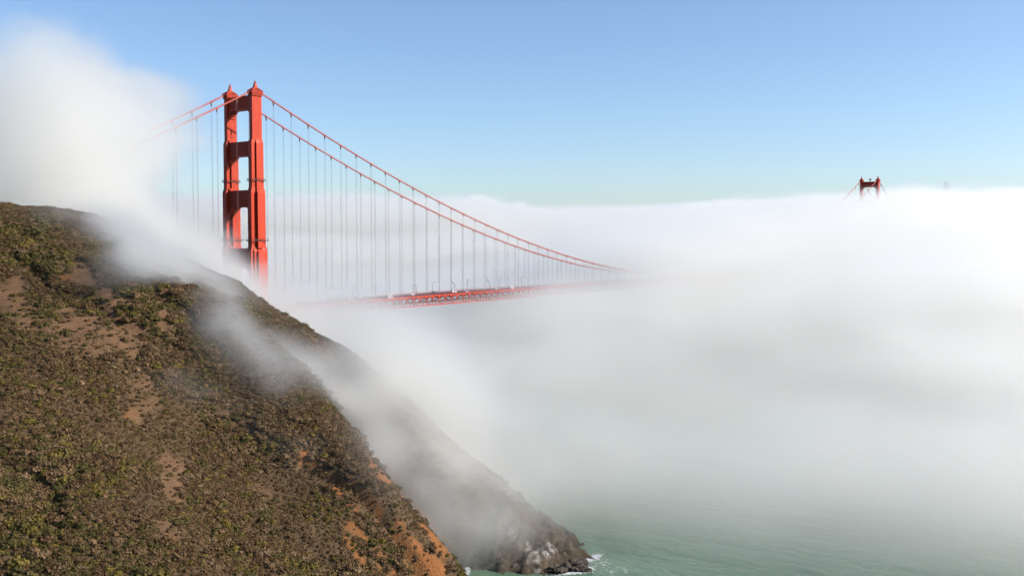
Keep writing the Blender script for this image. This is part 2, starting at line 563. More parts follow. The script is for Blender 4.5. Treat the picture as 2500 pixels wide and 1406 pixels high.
# ---- tower legs, from the fog up: (z bottom, z top, nested (length along bridge, width across))
SECT = [(-4.0, 122.3, [(13.6, 4.6), (9.4, 6.8), (5.0, 9.6)]),
        (122.3, 162.0, [(11.6, 4.0), (4.4, 8.4)]),
        (162.0, 194.8, [(9.8, 3.5), (3.6, 5.9)]),
        (194.8, 225.2, [(7.8, 3.3)])]
leg_mb = MB()
for i, (z0, z1, boxes) in enumerate(SECT):
    for k, (lx, ly) in enumerate(boxes):
        a = z1 - (0.0 if k == 0 else 0.6 * k)
        last = i == len(SECT) - 1
        sh = 0 if last else 2.6
        leg_mb.box(-lx / 2, lx / 2, -ly / 2, ly / 2, z0 if i == 0 else z0 - 1.0 - 0.003 * k, a - sh + 0.004 * k)
        if not last:                                        # sloped shoulder above each stage
            nx = SECT[i + 1][2][0][0]
            tx = max((lx - nx) / 2, 0) * (0.9 if k == 0 else 0.0) + (0.5 if k else 0)
            ty = 0.25 if k == 0 else (ly - SECT[i + 1][2][0][1]) / 2 * 0.8
            leg_mb.box(-lx / 2, lx / 2, -ly / 2, ly / 2, a - sh + 0.004 * k, a + 0.004 * k, tx, ty)
# raised vertical flutes on the long faces of the top stage
for sx in (-2.6, -1.3, 0.0, 1.3, 2.6):
    for sy in (-1, 1):
        leg_mb.box(sx - 0.16, sx + 0.16, sy * 1.655 - 0.07, sy * 1.655 + 0.07, 196.2, 222.6)
LEG = leg_mb.mesh('tower_leg')
LEG.materials.append(M['red'])

corb = MB()                                                  # row of corbels under the saddle roof
for k in range(9):
    x = -3.8 + 0.95 * k
    for sy in (-1, 1):
        corb.box(x - 0.28, x + 0.28, sy * 1.66 - (0.75 if sy < 0 else 0.0), sy * 1.66 + (0.75 if sy > 0 else 0.0), 223.2, 225.3)
for k in range(4):
    y = -1.4 + 0.93 * k
    for sx in (-1, 1):
        corb.box(sx * 3.91 - (0.6 if sx < 0 else 0.0), sx * 3.91 + (0.6 if sx > 0 else 0.0), y - 0.26, y + 0.26, 223.2, 225.3)
CORB = corb.mesh('corbel_row'); CORB.materials.append(M['red'])

roof = MB()                                                  # swept roof over the cable saddle, in ribbed steps
prof = [(225.25, 4.75, 2.6), (225.9, 4.75, 2.6), (226.5, 4.2, 2.3), (227.3, 3.5, 1.9), (228.0, 2.7, 1.55), (228.6, 1.9, 1.25), (229.0, 1.2, 1.0)]
for (z0, x0, y0), (z1, x1, y1) in zip(prof[:-1], prof[1:]):
    roof.box(-x0, x0, -y0, y0, z0, z1, x0 - x1 if x0 != x1 else 0.0, y0 - y1 if y0 != y1 else 0.0)
for k in range(9):
    x = -4.2 + 1.05 * k
    for sy in (-1, 1):
        roof.tube([(x, sy * 2.62, 225.3), (x, sy * 2.62, 226.3), (x * 0.8, sy * 2.0, 227.5), (x * 0.5, sy * 1.45, 228.5)], 0.12, 4)
for z, e in ((226.4, 4.8), (227.0, 4.8)):                    # hand rails round the saddle platform
    for sy in (-1, 1):
        roof.tube([(-e, sy * 2.7, z), (e, sy * 2.7, z)], 0.07, 4)
    for sx in (-1, 1):
        roof.tube([(sx * e, -2.7, z), (sx * e, 2.7, z)], 0.07, 4)
ROOF = roof.mesh('saddle_roof'); ROOF.materials.append(M['red'])

sp = MB()
sp.box(-1.25, 1.25, -1.1, 1.1, 229.0, 231.6, 0.62, 0.52)
sp.box(-0.85, 0.85, -0.75, 0.75, 231.55, 231.95)
sp.tube([(0, 0, 231.9), (0, 0, 233.2), (0, 0, 233.5), (0, 0, 234.6)], [0.42, 0.34, 0.16, 0.05], 8)
for a in range(4):
    x, y = (0.62, 0.0, -0.62, 0.0)[a], (0.0, 0.55, 0.0, -0.55)[a]
    sp.tube([(x, y, 231.9), (x, y, 233.0)], 0.06, 4)
sp.tube([(0.62, 0, 232.8), (0, 0.55, 232.8), (-0.62, 0, 232.8), (0, -0.55, 232.8), (0.62, 0, 232.8)], 0.06, 4)
SPIRE = sp.mesh('spire'); SPIRE.materials.append(M['red'])


def ring(z, lx, ly):
    m = MB()
    for sy in (-1, 1):
        m.box(-lx / 2 - 0.5, lx / 2 + 0.5, sy * (ly / 2 + 0.25) - 0.24, sy * (ly / 2 + 0.25) + 0.24, z - 0.12, z + 0.12)
        for h in (0.6, 1.15):
            m.tube([(-lx / 2 - 0.5, sy * (ly / 2 + 0.45), z + h), (lx / 2 + 0.5, sy * (ly / 2 + 0.45), z + h)], 0.05, 4)
        n = int(lx / 0.85)
        for k in range(n + 1):
            x = -lx / 2 + lx * k / n
            m.box(x - 0.11, x + 0.11, sy * (ly / 2 + 0.2) - 0.2, sy * (ly / 2 + 0.2) + 0.2, z - 0.75, z - 0.1)
            m.tube([(x, sy * (ly / 2 + 0.45), z), (x, sy * (ly / 2 + 0.45), z + 1.15)], 0.045, 4)
    for sx in (-1, 1):
        m.box(sx * (lx / 2 + 0.25) - 0.24, sx * (lx / 2 + 0.25) + 0.24, -ly / 2, ly / 2, z - 0.12, z + 0.12)
        for h in (0.6, 1.15):
            m.tube([(sx * (lx / 2 + 0.45), -ly / 2 - 0.45, z + h), (sx * (lx / 2 + 0.45), ly / 2 + 0.45, z + h)], 0.05, 4)
        for k in range(5):
            y = -ly / 2 + ly * k / 4
            m.box(sx * (lx / 2 + 0.2) - 0.2, sx * (lx / 2 + 0.2) + 0.2, y - 0.11, y + 0.11, z - 0.75, z - 0.1)
    me = m.mesh('catwalk'); me.materials.append(M['lamp'])
    return me


RINGS = [ring(167.0, 9.8, 5.9), ring(126.6, 11.6, 8.4)]


def strut(z0, z1, y, th, arch=0.0):
    """portal strut between the legs: ribbed panel, cap and stepped brackets at the corners"""
    m = MB()
    m.box(-th / 2, th / 2, -y, y, z0 + 0.9, z1 - 0.9)
    m.box(-th / 2 - 0.35, th / 2 + 0.35, -y, y, z1 - 0.9, z1)
    m.box(-th / 2 - 0.35, th / 2 + 0.35, -y, y, z0, z0 + 0.9)
    n = 18
    for k in range(n):                                       # vertical art-deco ribs
        yy = -y + (k + 0.5) * 2 * y / n
        for sx in (-1, 1):
            m.box(sx * th / 2 - 0.16, sx * th / 2 + 0.16, yy - 0.22, yy + 0.22, z0 + 0.9, z1 - 0.9)
    for sy in (-1, 1):
        for st, (w, h) in enumerate(((3.4, 0.9), (2.4, 1.9), (1.5, 3.2), (0.8, 4.8)) if arch else ((1.5, 0.7), (0.8, 1.5))):
            a, b = sorted((sy * y, sy * (y - w)))
            m.box(-th / 2 - 0.05 - 0.02 * st, th / 2 + 0.05 + 0.02 * st, a, b, z0 - h, z0 + 0.004 * (st + 1))
        for st, (w, h) in enumerate(((1.4, 0.7), (0.7, 1.8))):
            a, b = sorted((sy * y, sy * (y - w)))
            m.box(-th / 2 - 0.02 * st, th / 2 + 0.02 * st, a, b, z1 - 0.004 * (st + 1), z1 + h)
    me = m.mesh('portal_strut'); me.materials.append(M['red'])
    return me


STRUTS = [strut(214.6, 223.8, HALF - 1.64, 5.4, 1), strut(183.4, 193.2, HALF - 1.75, 6.2, 1), strut(149.0, 160.4, HALF - 2.1, 7.2, 1), strut(107.5, 121.0, HALF - 2.6, 8.6, 1)]
for X in (0.0, SPAN):
    for Y in (-HALF, HALF):
        lg = link('tower_leg', LEG, None, bridge)
        lg.location = (X, Y, 0)
        link('corbel_row', CORB, None, lg)
        link('saddle_roof', ROOF, None, lg)
        link('spire', SPIRE, None, lg)
        for rme in RINGS:
            link('catwalk', rme, None, lg)
    for me in STRUTS:
        st = link('portal_strut', me, None, bridge)
        st.location = (X, 0, 0)
        if X > 0 and me is STRUTS[0]:
            dm = MB()                                        # beacon dish on the far tower
            prev = None
            dm.tube([(0, -0.6, 223.8), (0, -0.6, 226.2)], 0.35, 6)
            for i in range(7):
                t0, t1 = math.pi * i / 7, math.pi * (i + 1) / 7
                dm.tube([(0, -0.6, 227.6 - 1.7 * math.cos(t0)), (0, -0.6, 227.6 - 1.7 * math.cos(t1))], [1.9 * math.sin(t0) + 0.01, 1.9 * math.sin(t1) + 0.01], 12, False)
            link('beacon_dome', dm.mesh('beacon_dome'), M['lamp'], st)

# ---- main cables with their bands, suspenders
band = MB()
band.tube([(-0.65, 0, 0), (-0.4, 0, 0), (0.4, 0, 0), (0.65, 0, 0)], [0.5, 0.64, 0.64, 0.5], 8)
band.box(-0.2, 0.2, -0.5, 0.5, -0.85, -0.2)
BAND = band.mesh('cable_band'); BAND.materials.append(M['cable'])
rope = MB()                                                  # four wire ropes, unit height
for ox in (-0.16, 0.16):
    for oy in (-0.42, 0.42):
        rope.tube([(ox, oy, 0), (ox, oy, 1)], 0.033, 5, False)
rope.box(-0.22, 0.22, -0.5, 0.5, 0.985, 1.0)
ROPE = rope.mesh('suspender'); ROPE.materials.append(M['rope'])
for Y in (-HALF, HALF):
    ss = list(np.arange(-343, 0, PANEL / 2)) + list(np.arange(0, SPAN + .1, PANEL / 2)) + list(np.arange(SPAN + PANEL / 2, SPAN + 343, PANEL / 2))
    m = MB().tube([(s, Y, cable_z(s) + 0.4) for s in ss], 0.46, 8)
    for sy in (-1, 1):                                       # hand ropes above the cable
        m.tube([(s, Y + sy * 0.55, cable_z(s) + 1.5) for s in ss], 0.05, 4, False)
    mc = m.build('main_cable', M['cable'], bridge, True)
    nodes = [(-k * PANEL) for k in range(1, 15)] + [k * PANEL for k in range(1, 84)] + [SPAN + k * PANEL for k in range(1, 9)]
    for s in nodes:
        ang = math.atan2(cable_z(s + 1) - cable_z(s - 1), 2.0)
        b = link('cable_band', BAND, None, mc)
        b.location = (s, Y, cable_z(s) + 0.4)
        b.rotation_euler = (0, -ang, 0)
        h = cable_z(s) - deck_z(s)
        if h > 2:
            r = link('suspender', ROPE, None, bridge)
            r.location = (s, Y, deck_z(s) - 0.4)
            r.scale = (1, 1, h)

# ---- deck with stiffening trusses
dk = MB()
ss = list(np.arange(-343, SPAN + 343.1, PANEL))
for y0, y1, dz in ((-9.4, 9.4, 0.0), (-12.9, -9.45, 0.18), (9.45, 12.9, 0.18)):
    n = len(dk.v)
    for s in ss:
        z = deck_z(s) + dz
        dk.v += [(s, y0, z), (s, y1, z), (s, y1, z - 0.6), (s, y0, z - 0.6)]
    for i in range(len(ss) - 1):
        a = n + 4 * i
        for k in range(4):
            dk.f.append((a + k, a + (k + 1) % 4, a + 4 + (k + 1) % 4, a + 4 + k))
deck = dk.build('deck', M['asphalt'], bridge)


def chord(name, dzt, dzb, ya, yb, mat=None):
    m = MB()
    for s in ss:
        z = deck_z(s)
        m.v += [(s, ya, z + dzt), (s, yb, z + dzt), (s, yb, z + dzb), (s, ya, z + dzb)]
    for i in range(len(ss) - 1):
        a = 4 * i
        for k in range(4):
            m.f.append((a + k, a + (k + 1) % 4, a + 4 + (k + 1) % 4, a + 4 + k))
    return m.build(name, mat or M['red'], deck)


tp = MB()                                                    # one 15.24 m panel of truss: two posts, a W of diagonals, gussets, railing posts
for x in (-PANEL / 2, 0.0):
    tp.box(x - 0.28, x + 0.28, -0.3, 0.3, -7.4, -1.0)
for xa, za, xb, zb in ((-PANEL / 2, -1.0, -PANEL / 4, -7.3), (-PANEL / 4, -7.3, 0, -1.0), (0, -1.0, PANEL / 4, -7.3), (PANEL / 4, -7.3, PANEL / 2, -1.0)):
    tp.tube([(xa, 0, za), (xb, 0, zb)], 0.34, 4)
tp.box(-PANEL / 2 - 0.9, -PANEL / 2 + 0.9, -0.34, 0.34, -2.2, -0.95)
tp.box(-0.9, 0.9, -0.34, 0.34, -2.2, -0.95)
for k in range(8):
    x = -PANEL / 2 + k * PANEL / 8
    tp.box(x - 0.06, x + 0.06, -0.06, 0.06, 0.1, 1.35)
TPAN = tp.mesh('truss_panel'); TPAN.materials.append(M['red'])
fl = MB()                                                    # floor beam under the road
fl.box(-0.25, 0.25, -13.2, 13.2, -2.6, -0.7)
fl.tube([(0, -13.4, -7.2), (0, 0, -2.7)], 0.22, 4)
fl.tube([(0, 13.4, -7.2), (0, 0, -2.7)], 0.22, 4)
FLB = fl.mesh('floor_beam'); FLB.materials.append(M['red'])
for Y in (-HALF, HALF):
    chord('top_chord', 0.1, -1.0, Y - 0.4, Y + 0.4)
    chord('bottom_chord', -7.3, -8.2, Y - 0.4, Y + 0.4)
    chord('railing', 1.42, 1.28, Y - 0.1, Y + 0.1)
    chord('railing', 0.75, 0.66, Y - 0.07, Y + 0.07)
    for k in range(-6, 66):
        s = (k + 0.5) * PANEL
        p = link('truss_panel', TPAN, None, deck)
        p.location = (s, Y, deck_z(s))
for k in range(-6, 66):
    s = (k + 0.25) * PANEL
    p = link('floor_beam', FLB, None, deck)
    p.location = (s, 0, deck_z(s))

# ---- street lamps on the deck
lp = MB(); lp.tube([(0, 0, 0), (0, 0, 7.6), (0.5, 0, 8.6), (1.4, 0, 9.0)], [0.17, 0.13, 0.11, 0.09], 6)
lp.box(-0.35, 0.35, -0.35, 0.35, 0, 1.1, 0.12, 0.12)
LPOLE = lp.mesh('pole'); LPOLE.materials.append(M['lamp'])
lh = MB(); lh.box(1.2, 2.9, -0.3, 0.3, 8.75, 9.2, 0.2, 0.12)
LHEAD = lh.mesh('lamp_head'); LHEAD.materials.append(M['lamp'])
names = {(-1): 'sea-side', 1: 'far-side'}
order = ['nearest the tower', 'second from the tower', 'third from the tower', 'fourth from the tower', 'fifth from the tower', 'sixth from the tower', 'seventh from the tower']


def pixel_on_edge(px, Y):
    """distance along the bridge at which the deck edge Y falls on pixel column px"""
    s = np.arange(-100, 900, 0.5)
    u, v = to_uv(np.stack([s, np.full_like(s, Y)], -1))
    z = np.array([deck_z(a) for a in s])
    p, _ = project(u, v, z)
    return float(s[np.argmin(np.abs(p - px))])


for Y, cols in ((-HALF + 1.2, [917.5, 1018, 1110, 1195]), (HALF - 1.2, [803, 862, 1056, 1141, 1220, 1273])):
    for i, c in enumerate(cols):
        s = pixel_on_edge(c, Y)
        l = link('street_lamp', None)
        l.location = (s, Y, deck_z(s) + 0.18)
        l.rotation_euler = (0, 0, math.pi / 2 if Y < 0 else -math.pi / 2)
        link('pole', LPOLE, None, l); link('lamp_head', LHEAD, None, l)
        tag(l, f'dark curved-arm street lamp on the {"near" if Y < 0 else "far"} edge of the bridge deck, {order[i]}', 'street lamp', 'street lamps along the bridge deck')

# ---- vehicles on the road
def car_meshes(L, W, H, van):
    b = MB()
    if van:
        b.box(-L / 2, L / 2, -W / 2, W / 2, 0.35, 1.05)
        b.box(-L / 2, L / 2 - 0.9, -W / 2, W / 2, 1.05, H, 0.15, 0.12)
    else:
        b.box(-L / 2, L / 2, -W / 2, W / 2, 0.3, 0.9, 0.1, 0.04)
        b.box(-L / 2 + 0.6, L / 2 - 1.1, -W / 2 + 0.08, W / 2 - 0.08, 0.9, H, 0.55, 0.12)
    g = MB()
    if van:
        for sy in (-1, 1): g.box(-L / 2 + 0.6, L / 2 - 1.3, sy * (W / 2 - 0.05) - 0.04, sy * (W / 2 - 0.05) + 0.04, 1.25, H - 0.35)
        g.box(L / 2 - 1.02, L / 2 - 0.92, -W / 2 + 0.2, W / 2 - 0.2, 1.15, H - 0.25)
    else:
        g.box(-L / 2 + 0.72, L / 2 - 1.22, -W / 2 + 0.06, W / 2 - 0.06, 0.95, H - 0.1, 0.42, 0.08)
    w = MB()
    w.tube([(0, -0.1, 0), (0, 0.1, 0)], 0.33, 10)
    return b.mesh('body'), g.mesh('window'), w.mesh('wheel')


CARS = {'car': car_meshes(4.6, 1.8, 1.5, False), 'van': car_meshes(5.6, 2.1, 2.3, True), 'bus': car_meshes(11.5, 2.6, 3.3, True)}
veh = [(853, 737, 'van', 'white', 'white van on the bridge road, nearest the fogged tower'), (876, 733, 'van', 'white', 'white van on the far lanes of the bridge road, second from the fogged tower'),
       (933, 731, 'car', 'grey', 'dark car on the bridge road beside a white van'), (951, 730, 'van', 'white', 'white van on the bridge road just behind a dark car'),
       (1007, 724, 'car', 'white', 'small white car on the bridge road beside the second near lamp'), (1063, 720, 'car', 'grey', 'grey car on the bridge road between the second and third near lamps'),
       (1108, 715, 'van', 'white', 'white van on the bridge road beside the third near lamp'), (1139, 715, 'car', 'white', 'white car on the bridge road where the deck first fades into fog'),
       (1211, 706, 'car', 'white', 'white car half lost in fog on the bridge road'), (1249, 704, 'van', 'white', 'white van in light fog far along the bridge road'), (1270, 702, 'car', 'white', 'farthest white car visible on the fogged bridge road')]
for i, (px_, py_, kind, colr, lab) in enumerate(veh):
    lane = (-6.4, 6.2, -2.8, -6.4, 3.0, 6.2, -2.8, -6.4, -2.8, -6.4, 3.0)[i]
    s = pixel_on_edge(px_, lane)
    c = link(kind if kind != 'car' else 'car', None)
    c.location = (s, lane, deck_z(s) + 0.004)
    c.rotation_euler = (0, 0, 0 if lane < 0 else math.pi)
    bm_, gm_, wm_ = CARS[kind]
    bo = link('body', bm_.copy(), M[colr + '_car'], c)
    link('window', gm_, M['glass'], c)
    L_ = {'car': 4.6, 'van': 5.6, 'bus': 11.5}[kind]; W_ = {'car': 1.8, 'van': 2.1, 'bus': 2.6}[kind]
    for sx in (-0.31, 0.31):
        for sy in (-1, 1):
            w = link('wheel', wm_, M['tyre'], c); w.location = (sx * L_, sy * (W_ / 2 - 0.08), 0.33)
    tag(c, lab, kind, 'vehicles on the bridge road')

# ---- three-pronged broadcast mast far behind the fog
mu, mv, mz = pix(2311, 460, 7300)
mast = link('broadcast_mast', None)
mast.location = to_world(mu, mv, 250.0)
tag(mast, 'distant three-pronged broadcast mast poking above the fog at right', 'mast')
mH = mz - 250.0
ang0 = 0.4
tri = [(math.cos(ang0 + a) * 17, math.sin(ang0 + a) * 17) for a in (0, 2.094, 4.189)]
for x, y in tri:
    m = MB(); m.tube([(x * 1.5, y * 1.5, 0), (x * 0.75, y * 0.75, mH * 0.6), (x, y, mH)], [3.0, 2.2, 1.8], 6); m.build('leg', M['mast'], mast)
    m = MB(); m.tube([(x, y, mH), (x, y, mH + 45), (x, y, mH + 46), (x, y, mH + 58)], [1.7, 1.3, 0.7, 0.4], 6); m.build('antenna', M['mast'], mast)
for zz, k, rr in ((mH, 1.25, 2.6), (mH * 0.78, 0.86, 2.0), (mH * 0.6, 0.75, 2.0)):
    m = MB()
    for i in range(3):
        a, b = tri[i], tri[(i + 1) % 3]
        m.tube([(a[0] * k, a[1] * k, zz), (b[0] * k, b[1] * k, zz)], rr, 6)
    m.build('cross_truss', M['mast'], mast)

# ------------------------------------------------------------------ scrub
def shrub_mesh(name, seed, n=210, flat=0.72, spiky=0.0):
    """a low rounded bush: leaf clumps (small tilted faces) over a lumpy dome, unit radius"""
    r = np.random.default_rng(seed)
    V, F = [], []
    lobes = [(0, 0, 0.25, 0.72)] + [(math.cos(a) * 0.5, math.sin(a) * 0.5, 0.12 + 0.2 * r.random(), 0.38 + 0.18 * r.random()) for a in r.random(5) * 6.283]
    for k in range(n):
        lx, ly, lz, lr = lobes[r.integers(0, len(lobes))]
        d = r.normal(size=3); d[2] = abs(d[2]) * 0.9 - 0.12; d /= np.linalg.norm(d)
        rad = lr * (0.78 + 0.3 * r.random())
        p = np.array([lx, ly, lz]) + d * rad * np.array([1, 1, flat])
        p[2] = max(p[2], 0.02)
        nrm = d + r.normal(size=3) * 0.38; nrm /= np.linalg.norm(nrm)
        a = np.cross(nrm, r.normal(size=3)); a /= np.linalg.norm(a); b = np.cross(nrm, a)
        s = 0.085 + 0.10 * r.random()
        m = len(V)
        e = s * (0.6 + 0.8 * r.random())
        V += [tuple(p + a * s), tuple(p + b * e + nrm * 0.05), tuple(p - a * s * 0.9), tuple(p - b * e - nrm * 0.05)]
        F.append((m, m + 1, m + 2, m + 3))
        if spiky and r.random() < spiky:
            m = len(V); t = p + (d + r.normal(size=3) * 0.3) * 0.35
            V += [tuple(p - a * 0.03), tuple(p + a * 0.03), tuple(t)]
            F.append((m, m + 1, m + 2))
    # core so that the bush is not see-through
    m = len(V); k8 = 8
    for zz, rr in ((0.0, 0.72), (0.3, 0.66), (0.52, 0.4)):
        for k in range(k8):
            w = 2 * math.pi * k / k8; q = rr * (0.85 + 0.3 * r.random())
            V.append((q * math.cos(w), q * math.sin(w), zz * flat * 1.2))
    for j in range(2):
        for k in range(k8):
            F.append((m + j * k8 + k, m + j * k8 + (k + 1) % k8, m + (j + 1) * k8 + (k + 1) % k8, m + (j + 1) * k8 + k))
    F.append(tuple(m + 2 * k8 + k for k in range(k8)))
    me = bpy.data.meshes.new(name)
    me.from_pydata(V, [], F); me.update()
    return me


def leaf_mat(name, cols):
    """leaf colour varies from bush to bush and from clump to clump"""
    m, t, b = new_mat(name)
    L = t.links.new
    oi = t.nodes.new('ShaderNodeObjectInfo'); tc = t.nodes.new('ShaderNodeTexCoord')
    n = t.nodes.new('ShaderNodeTexNoise'); n.inputs['Scale'].default_value = 3.0; n.inputs['Detail'].default_value = 3
    L(tc.outputs['Object'], n.inputs['Vector'])
    a = t.nodes.new('ShaderNodeMath'); a.operation = 'MULTIPLY_ADD'; a.inputs[1].default_value = 0.6
    L(n.outputs[0], a.inputs[0])
    c = t.nodes.new('ShaderNodeMath'); c.operation = 'MULTIPLY_ADD'; c.inputs[1].default_value = 0.75; c.inputs[2].default_value = -0.18
    L(oi.outputs['Random'], c.inputs[0]); L(c.outputs[0], a.inputs[2])
    r = t.nodes.new('ShaderNodeValToRGB')
    while len(r.color_ramp.elements) < len(cols): r.color_ramp.elements.new(0.5)
    for e, (p, q) in zip(r.color_ramp.elements, cols): e.position = p; e.color = (*q, 1)
    L(a.outputs[0], r.inputs[0]); L(r.outputs[0], b.inputs['Base Color'])
    b.inputs['Roughness'].default_value = 0.75
    b.inputs['Specular IOR Level'].default_value = 0.2
    return m


LEAF = {'brown': leaf_mat('grey_brown_scrub', [(0.1, (0.083, 0.047, 0.020)), (0.45, (0.123, 0.071, 0.031)), (0.7, (0.162, 0.097, 0.045)), (0.95, (0.209, 0.134, 0.070))]),
        'green': leaf_mat('dark_green_scrub', [(0.1, (0.061, 0.048, 0.014)), (0.5, (0.083, 0.065, 0.018)), (0.9, (0.113, 0.085, 0.026))]),
        'olive': leaf_mat('bright_olive_scrub', [(0.1, (0.098, 0.072, 0.014)), (0.5, (0.135, 0.097, 0.018)), (0.9, (0.172, 0.123, 0.026))]),
        'straw': leaf_mat('pale_dry_scrub', [(0.1, (0.129, 0.080, 0.038)), (0.5, (0.178, 0.114, 0.056)), (0.9, (0.245, 0.166, 0.089))])}
KINDS = ['brown', 'green', 'olive', 'straw']
SHRUB = []
for k, kn in enumerate(KINDS):
    for j in range(2):
        me = shrub_mesh('shrub', 100 + 10 * k + j, flat=(0.62 if kn == 'straw' else 0.78), spiky=(0.3 if kn in ('straw', 'brown') else 0.1))
        me.materials.append(LEAF[kn]); SHRUB.append((k, me))

# where bushes grow: jittered grid over the slope, thinned on bare soil, rock and steep wet cliff
sg = 1.15
su, sv = np.meshgrid(np.arange(U0 + 20, 30, sg), np.arange(150, 485, sg), indexing='ij')
su = (su + rng.uniform(-.6, .6, su.shape) * sg).ravel(); sv = (sv + rng.uniform(-.6, .6, sv.shape) * sg).ravel()


def samp(A, u, v):
    i = np.clip(((u - U0) / DG).round().astype(int), 0, len(gu) - 1); j = np.clip(((v - V0) / DG).round().astype(int), 0, len(gv) - 1)
    return A[i, j]


shz = height(su, sv)
cover = 1.0 - 0.95 * samp(BARE, su, sv) - 0.92 * samp(ORANGE, su, sv) - 1.0 * samp(ROCK, su, sv) - 0.25 * sstep(0.25, 0.5, fbm(su / 14, sv / 14, 0 * su, 3, 71))
spx, spy = project(su, sv, shz)
ok = (rng.random(len(su)) < cover) & (spx > -260) & (spx < 1500) & (spy < 1500) & (shz > 4)
su, sv, shz, spx, spy = su[ok], sv[ok], shz[ok], spx[ok], spy[ok]
zone = fbm(su / 34, sv / 34, 0 * su, 3, 81); zone2 = fbm(su / 9, sv / 9, 0 * su + 4, 3, 87)
r1 = rng.random(len(su))
kind = np.zeros(len(su), int)
kind[(r1 < 0.30 + 0.5 * zone + 0.35 * zone2)] = 1
kind[(r1 > 0.955 - 0.14 * sstep(0, .5, zone2) - 0.05 * zone)] = 2
kind[(r1 > 0.80 + 0.1 * zone) & (r1 < 0.88)] = 3
size = np.clip(np.exp(rng.normal(0.02, 0.36, len(su))), 0.4, 2.4) * (1 + 0.25 * zone2) * np.where(kind == 3, 0.8, 1.0) * np.where(kind == 2, 1.05, 1)
size *= np.clip(1 + 0.75 * fbm(su / 18, sv / 18, 0 * su, 3, 93) + 0.4 * zone, 0.55, 1.9)
size *= np.where(samp(BARE, su, sv) > 0.4, 0.75, 1.0)
yaw_s = rng.random(len(su)) * 6.283
var = rng.integers(0, 2, len(su))
WP = to_world(su, sv, shz - 0.12 * size)

# terrain normal, so that bushes lean a little out of the slope
# the 300 that show largest in the frame become things of their own
inframe = (spx > 0) & (spx < 1200) & (spy < 1400) & (spy > 500) & (sv < 440)
score = np.where(inframe, size / sv, 0)
big = np.argsort(-score)[:300]
big = np.array(list(dict.fromkeys([int(x) for kk in range(4) for vv in range(2) for x in np.argsort(-np.where((kind == kk) & (var == vv), score, 0))[:3]] + [int(x) for x in big]))[:300])
isbig = np.zeros(len(su), bool); isbig[big] = True
lab = {0: ('grey-brown rounded bush among the scrub on the headland slope', 'grey-brown bushes on the headland'),
       1: ('dark green rounded bush among the scrub on the headland slope', 'dark green bushes on the headland'),
       2: ('bright olive-green bush standing out among the headland scrub', 'bright olive bushes on the headland'),
       3: ('pale straw-coloured dry bush among the headland scrub', 'pale dry bushes on the headland')}
first = {}
def where(i):
    x, y = spx[i], spy[i]
    row = 'on the lowest slope' if y > 1250 else 'on the mid slope' if y > 950 else 'on the upper slope'
    col = 'far left' if x < 180 else 'left' if x < 420 else 'left of centre' if x < 680 else 'near the orange gully'
    if samp(BARE, su[i:i + 1], sv[i:i + 1])[0] > 0.35: row = 'on bare soil ' + row
    return f'{row}, {col}'


look = {0: 'grey-brown rounded bush', 1: 'dark green bush', 2: 'bright olive-green bush', 3: 'pale straw-coloured bush'}
rank = {}
for i in big:
    k = int(kind[i]); me = SHRUB[2 * k + int(var[i])][1]
    o = link('shrub', me)
    o.location = WP[i]; s = float(size[i])
    o.scale = (s, s, s * float(rng.uniform(.85, 1.2))); o.rotation_euler = (0, 0, float(yaw_s[i]))
    w = where(i); n_ = rank.get((k, w), 0); rank[(k, w)] = n_ + 1
    tag(o, ('largest ' if n_ == 0 else 'second largest ' if n_ == 1 else 'smaller ') + look[k] + ' ' + w, 'shrub', lab[k][1])


def scrub_carpet(kidx, vidx):
    """the rest of one sort of bush: points that instance the bush mesh"""
    sel = np.nonzero((~isbig) & (kind == kidx) & (var == vidx))[0]
    me = bpy.data.meshes.new('scrub'); me.vertices.add(len(sel)); me.vertices.foreach_set('co', WP[sel].astype(np.float32).ravel())
    for n, dat in (('size', size[sel]), ('turn', yaw_s[sel])):
        me.attributes.new(n, 'FLOAT', 'POINT').data.foreach_set('value', dat.astype(np.float32))
    o = link('scrub', me)
    src = next(x for x in bpy.data.objects if x.data == SHRUB[2 * kidx + vidx][1])
    g = bpy.data.node_groups.new('scrub_nodes', 'GeometryNodeTree')
    g.interface.new_socket('Geometry', in_out='INPUT', socket_type='NodeSocketGeometry')
    g.interface.new_socket('Geometry', in_out='OUTPUT', socket_type='NodeSocketGeometry')
    N = g.nodes.new; L = g.links.new
    gi, go = N('NodeGroupInput'), N('NodeGroupOutput')
    ob = N('GeometryNodeObjectInfo'); ob.inputs['Object'].default_value = src; ob.inputs['As Instance'].default_value = True; ob.transform_space = 'ORIGINAL'
    ip = N('GeometryNodeInstanceOnPoints')
    sz = N('GeometryNodeInputNamedAttribute'); sz.data_type = 'FLOAT'; sz.inputs['Name'].default_value = 'size'
    tn = N('GeometryNodeInputNamedAttribute'); tn.data_type = 'FLOAT'; tn.inputs['Name'].default_value = 'turn'
    cx = N('ShaderNodeCombineXYZ'); L(tn.outputs[0], cx.inputs['Z'])
    L(gi.outputs[0], ip.inputs['Points']); L(ob.outputs['Geometry'], ip.inputs['Instance']); L(cx.outputs[0], ip.inputs['Rotation']); L(sz.outputs[0], ip.inputs['Scale'])
    L(ip.outputs[0], go.inputs[0])
    md = o.modifiers.new('scrub', 'NODES'); md.node_group = g
    tag(o, lab[kidx][0].replace(' rounded bush among the', '').replace('scrub on', 'scrub carpet on').replace(' bush standing out among the', ' scrub across the').replace(' dry bush among the', ' dry scrub across the'), kind='stuff')


for k in range(4):
    for j in range(2):
        scrub_carpet(k, j)

